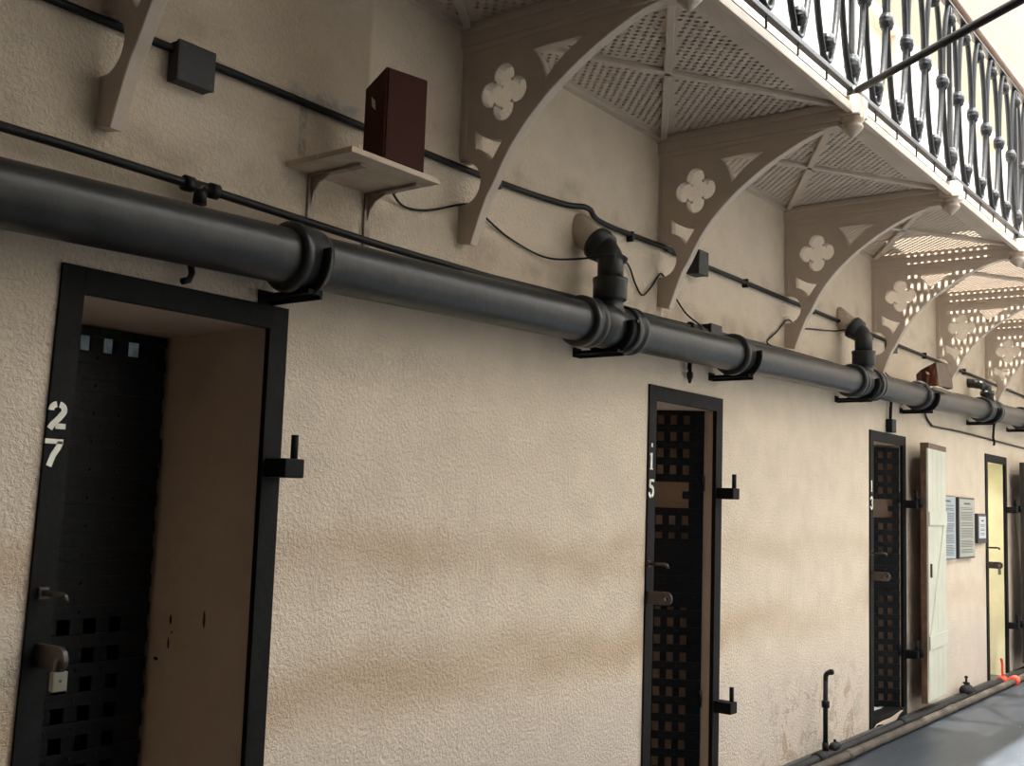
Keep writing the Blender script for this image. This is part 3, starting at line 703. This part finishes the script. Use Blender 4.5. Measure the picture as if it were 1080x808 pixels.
pn = thing('floor_panel', PN[0], 'floor panel', (XB+.0275, 0, ZD), 0, 'perforated iron panels of the gallery floor')
panel_mesh().build('perforated_plate', M['beige'], pn, recalc=False)
for (A, B) in (((1.47, -.02), (.03, -.87)), ((.03, -.02), (1.47, -.90))):
    r = MB(); dx, dy = B[0]-A[0], B[1]-A[1]; n_ = math.hypot(dx, dy); ux, uy = -dy/n_*.016, dx/n_*.016
    r.prism([(A[0]+ux, A[1]+uy), (B[0]+ux, B[1]+uy), (B[0]-ux, B[1]-uy), (A[0]-ux, A[1]-uy)], -.022, .0, lambda u, v, w_: (u, v, w_)); r.build('rib', M['beige'], pn, bevel=.004)
r = MB(); r.box((.05, -.972, -.060), (1.45, -.945, -.024), .005); r.box((.05, -.950, -.040), (1.45, -.925, 0), .003); r.build('edge_lip', M['beige'], pn)
for k in range(-2, 7):
    o = pn if k == 0 else copy_tree(pn)
    o.location = (XB+.0275+SB*k, 0, ZD); o['label'] = PN[k]
m = MB(); m.box((X0+1.5, -.90, ZD+.014), (5.62, -.05, ZD+.026), .003); m.box((5.62, -.24, ZD+.014), (6.02, -.05, ZD+.026), .003); tagit(m.build('walkway_mat', M['mat_dark']), 'black walkway matting on the gallery floor, dark through the near perforations', 'mat')  # matting, its far end and wall strip stretched to block sun

# ------------------------------------------------------------------ railing
RY = -.95
rl = thing('gallery_railing', 'ornate dark iron gallery railing of looped balusters with rosettes and wooden handrail', 'railing', (0, RY, 3.30))
RR = (0, RY, 3.30)
ra, rb = -1.0, 13.2
m = MB(); m.box((ra, RY-.014, 3.322), (rb, RY+.014, 3.344), .003); m.build('bottom_rail', M['rail'], rl, RR)
m = MB(); m.box((ra, RY-.02, 4.305), (rb, RY+.02, 4.317), .002); m.build('top_bar', M['rail'], rl, RR)
m = MB(); m.tube([(ra, RY, 4.352), (rb, RY, 4.352)], .036, 16); m.build('handrail', M['wood_rail'], rl, RR)
zl, zu, zm = 3.362, 4.300, 3.815
def loop_pts():
    H = []; r0 = .046
    right = []
    n = 22
    for k in range(n+1):
        t = k/n; z = zl+.04 + (zu-zl-.08)*t
        w = r0 + (.134-r0)*math.sin(PI*t)**.75
        right.append((w, z))
    bot = [(r0*math.sin(a), zl+.04-r0*math.cos(a)) for a in [math.radians(q) for q in (-60, -30, 0, 30, 60)]]
    top = [(r0*math.sin(a), zu-.04+r0*math.cos(a)) for a in [math.radians(q) for q in (60, 30, 0, -30, -60)]]
    return bot + right + top + [(-w, z) for (w, z) in reversed(right)]
lp = loop_pts()
def rosette(r): return [(-.026, r*.35), (-.024, r*.8), (-.012, r), (.014, r), (.026, r*.8), (.030, r*.5), (.036, r*.35)]
def add_rosette(x, z, r, par):
    q = MB(); q.lathe(rosette(r), (x, RY, z), 'y', 30, 10, .09, d=(0, -1, 0)); q.build('rosette', M['rail'], par, RR)
xl0 = XB+.0275
for k in range(-5, 36):
    x = xl0 + .3*k
    m = MB(); m.tube([(x+u, RY, v) for u, v in lp], .0150, 10, closed=True, sx=.7); L_ = m.build('baluster_loop', M['rail'], rl, RR)
    post = (k % 5 == 0)
    add_rosette(x, zl+.078, .051 if post else .037, L_); add_rosette(x+.15, zm, .042, L_); add_rosette(x, zu-.075, .037, L_)
    if post:
        p = MB(); p.box((x-.013, RY-.013, 3.285), (x+.013, RY+.013, 4.32), .002); p.lathe([(0, .02), (.02, .026), (.05, .02)], (x, RY, 3.285), 'z', 10); p.build('post', M['rail'], rl, RR)
    else:
        p = MB(); p.lathe([(0, .005), (.08, .005)], (x, RY, 3.278), 'z', 6); p.build('foot', M['rail'], rl, RR)

# tie rod across the atrium
E0 = Vector((XB+SB+.0275, -.955, 3.318)); dr = Vector((-.561, -.831, 0)).normalized(); E1 = E0 + dr*((5.58-.955)/.831)
tr = thing('tie_rod', 'long black iron tie rod crossing in front of the railing, upper right corner', 'rod', E0)
m = MB(); m.tube([E0+dr*.03, E0+dr*.3, E0+dr*.56, E0+dr*.58, E0+dr*.60, E1], [.0165, .0165, .0165, .0195, .0175, .0175], 12); m.build('rod', M['conduit'], tr, E0)
m = MB(); m.lathe([(-.02, .03), (.02, .03)], E0, 'z', 16); m.build('eye', M['rail'], tr, E0)

# ------------------------------------------------------------------ floor pipes, standpipe, valves, tape
t = thing('floor_pipe', 'dark pipe lying along the foot of the wall next to the kerb', 'pipe', (5, -.092, .03)); RL = (5, -.092, .03)
m = MB(); m.tube([(-6, -.092, .036), (5, -.092, .034), (X1-.3, -.092, .034)], .030, 16); m.build('tube', M['dark_pipe'], t, RL)
for x in (4.9, 6.4, 8.2, 10):
    m = MB(); m.lathe([(-.05, .03), (-.048, .037), (.048, .037), (.05, .03)], (x, -.092, .036), 'x', 16); m.build('coupling', M['dark_pipe'], t, RL)
t = thing('floor_pipe', 'worn pale-brown pipe on the floor, corridor side of the dark pipe', 'pipe', (5, -.172, .03)); RL = (5, -.172, .03)
m = MB(); m.tube([(-6, -.172, .029), (5, -.172, .029), (X1-.3, -.172, .029)], .028, 16); m.build('tube', M['old_pipe'], t, RL)
for x in (5.15, 7.3, 9.6):
    m = MB(); m.lathe([(-.04, .028), (-.038, .032), (.038, .032), (.04, .028)], (x, -.172, .029), 'x', 16); m.build('coupling', M['old_pipe'], t, RL)
t = thing('standpipe', 'short black standpipe with a bent tap spout, left of the third doorway', 'tap', (5.01, -.085, 0))
m = MB(); m.tube([(0, 0, .06), (0, 0, .48)], .0145, 12); m.build('riser', M['conduit'], t)
m = MB(); m.lathe([(0, .017), (.004, .024), (.04, .024), (.044, .017)], (0, 0, .31), 'z', 12); m.build('union', M['conduit'], t)
m = MB(); m.tube(spline([(0, 0, .47), (0, -.002, .50), (.008, -.012, .515), (.02, -.022, .52)], 5), .015, 10); m.lathe([(0, .018), (.022, .016), (.026, .010)], (.015, -.018, .52), n=12, d=(.6, -1, .05)); m.build('spout', M['conduit'], t)
m = MB(); m.lathe([(0, .019), (.05, .019)], (0, 0, .06), 'z', 12); m.build('foot', M['conduit'], t)
def valve(label, x, y, s=1.0, body=None):
    v = thing('pipe_valve', label, 'valve', (x, y, .0))
    b = MB(); b.lathe([(-.10*s, .012), (-.095*s, .034*s), (-.05*s, .046*s), (.05*s, .046*s), (.095*s, .034*s), (.10*s, .012)], (0, 0, .068+.01*s), 'x', 18); b.build('body', body or M['dark_pipe'], v)
    b = MB(); b.lathe([(.0, .022*s), (.02*s, .018*s), (.022*s, .028*s), (.035*s, .028*s), (.036*s, .010*s), (.07*s, .009*s), (.072*s, .016*s), (.085*s, .014*s), (.09*s, .004)], (0, 0, .10*s+.01), 'z', 14); b.build('spindle', M['dark_pipe'], v)
    return v
valve('small dark valve with a spindle at the foot of the standpipe', 5.12, -.10, .55)
valve('grey oval valve on the floor pipe below the framed notices', 8.02, -.085, .95)
t = thing('tape_marker', 'orange-red tape tied round the floor pipes at the bright far doorway', 'tape', (9.12, -.13, .03))
m = MB(); m.lathe([(-.06, .034), (-.058, .040), (.058, .040), (.06, .034)], (0, .038, .006), 'x', 18); m.build('wrap', M['orange'], t)
m = MB(); m.lathe([(-.05, .037), (-.048, .043), (.048, .043), (.05, .037)], (.10, -.042, .004), 'x', 18); m.build('wrap', M['orange'], t)
m = MB(); m.tube(spline([(0, .03, .045), (-.01, .03, .10), (.005, .035, .16), (-.005, .04, .20)], 5), .011, 8, sx=.35); m.build('tail', M['orange'], t)
m = MB(); m.tube(spline([(9.1, .06, .012), (9.3, .22, .012), (9.5, .30, .012), (9.62, .45, .012), (9.25, .42, .012), (9.15, .30, .012)], 6), .008, 6); tagit(m.build('orange_cord', M['orange']), 'orange-red cord lying on the floor inside the bright far doorway', 'cord')

for cx, lab in ((4.75, 'added fill lamp brightening the cell behind doorway 15'), (7.75, 'added fill lamp brightening the cell behind the third doorway')):
    q = thing('fill_lamp', lab, 'lamp', (cx, 1.5, 2.62)); m = MB(); m.lathe([(0, .06), (.02, .06), (.021, .045)], (0, 0, .06), n=16, d=(0, 0, -1)); m.build('base', M['leaf_cream'], q)
    L = bpy.data.lights.new('fill_light', 'POINT'); L.energy = 14; L.color = (1, .92, .84); L.shadow_soft_size = .08  # unseen lights added to brighten the reveals behind the half-open gates
    lo = bpy.data.objects.new('fill_light', L); link(lo); lo.location = (cx, 1.5, 2.45)
# unseen lamp added in the far cell in place of sunlight
lp_ = thing('fill_lamp', 'added fill lamp inside the bright far cell, in place of sunlight', 'lamp', (9.35, 1.5, 2.62))
m = MB(); m.lathe([(0, .06), (.02, .06), (.021, .045)], (0, 0, .06), n=16, d=(0, 0, -1)); m.build('base', M['leaf_cream'], lp_)
L = bpy.data.lights.new('fill_light', 'POINT'); L.energy = 45; L.color = (1, .97, .88); L.shadow_soft_size = .08
lo = bpy.data.objects.new('fill_light', L); link(lo); lo.location = (9.35, 1.5, 2.45)

# ------------------------------------------------------------------ light
wd = bpy.data.worlds.new('sky'); S.world = wd; wd.use_nodes = True
bg = wd.node_tree.nodes['Background']; bg.inputs[0].default_value = (.97, .985, 1.0, 1); bg.inputs[1].default_value = 3.6
sun = bpy.data.lights.new('sun', 'SUN'); sun.energy = 14; sun.angle = math.radians(1.6); sun.color = (1, .95, .86)
so = bpy.data.objects.new('sun', sun); link(so)
dsun = Vector((.30, .05, -1)).normalized(); so.rotation_euler = dsun.to_track_quat('-Z', 'Y').to_euler(); so.location = (0, -3, 12)

# ------------------------------------------------------------------ camera
f, yaw, pitch, roll = 1158.41, .9166, .1073, .0338
fw = Vector((math.sin(yaw)*math.cos(pitch), math.cos(yaw)*math.cos(pitch), math.sin(pitch)))
r0 = Vector((math.cos(yaw), -math.sin(yaw), 0)); u0 = r0.cross(fw)
r1 = r0*math.cos(roll) + u0*math.sin(roll); u1 = -r0*math.sin(roll) + u0*math.cos(roll)
cam = bpy.data.cameras.new('camera'); cam.sensor_fit = 'HORIZONTAL'; cam.sensor_width = 36; cam.lens = f/1080*36; cam.clip_start = .02
co = bpy.data.objects.new('camera', cam); link(co)
R = Matrix((r1, u1, -fw)).transposed().to_4x4(); R.translation = Vector((-1.5077, -2.6405, 1.4738)); co.matrix_world = R
S.camera = co
vs = S.view_settings; S.display_settings.display_device = 'sRGB'
vs.view_transform = 'Standard'; vs.look = 'None'; vs.exposure = 1.22; vs.gamma = 1.0; vs.use_curve_mapping = False
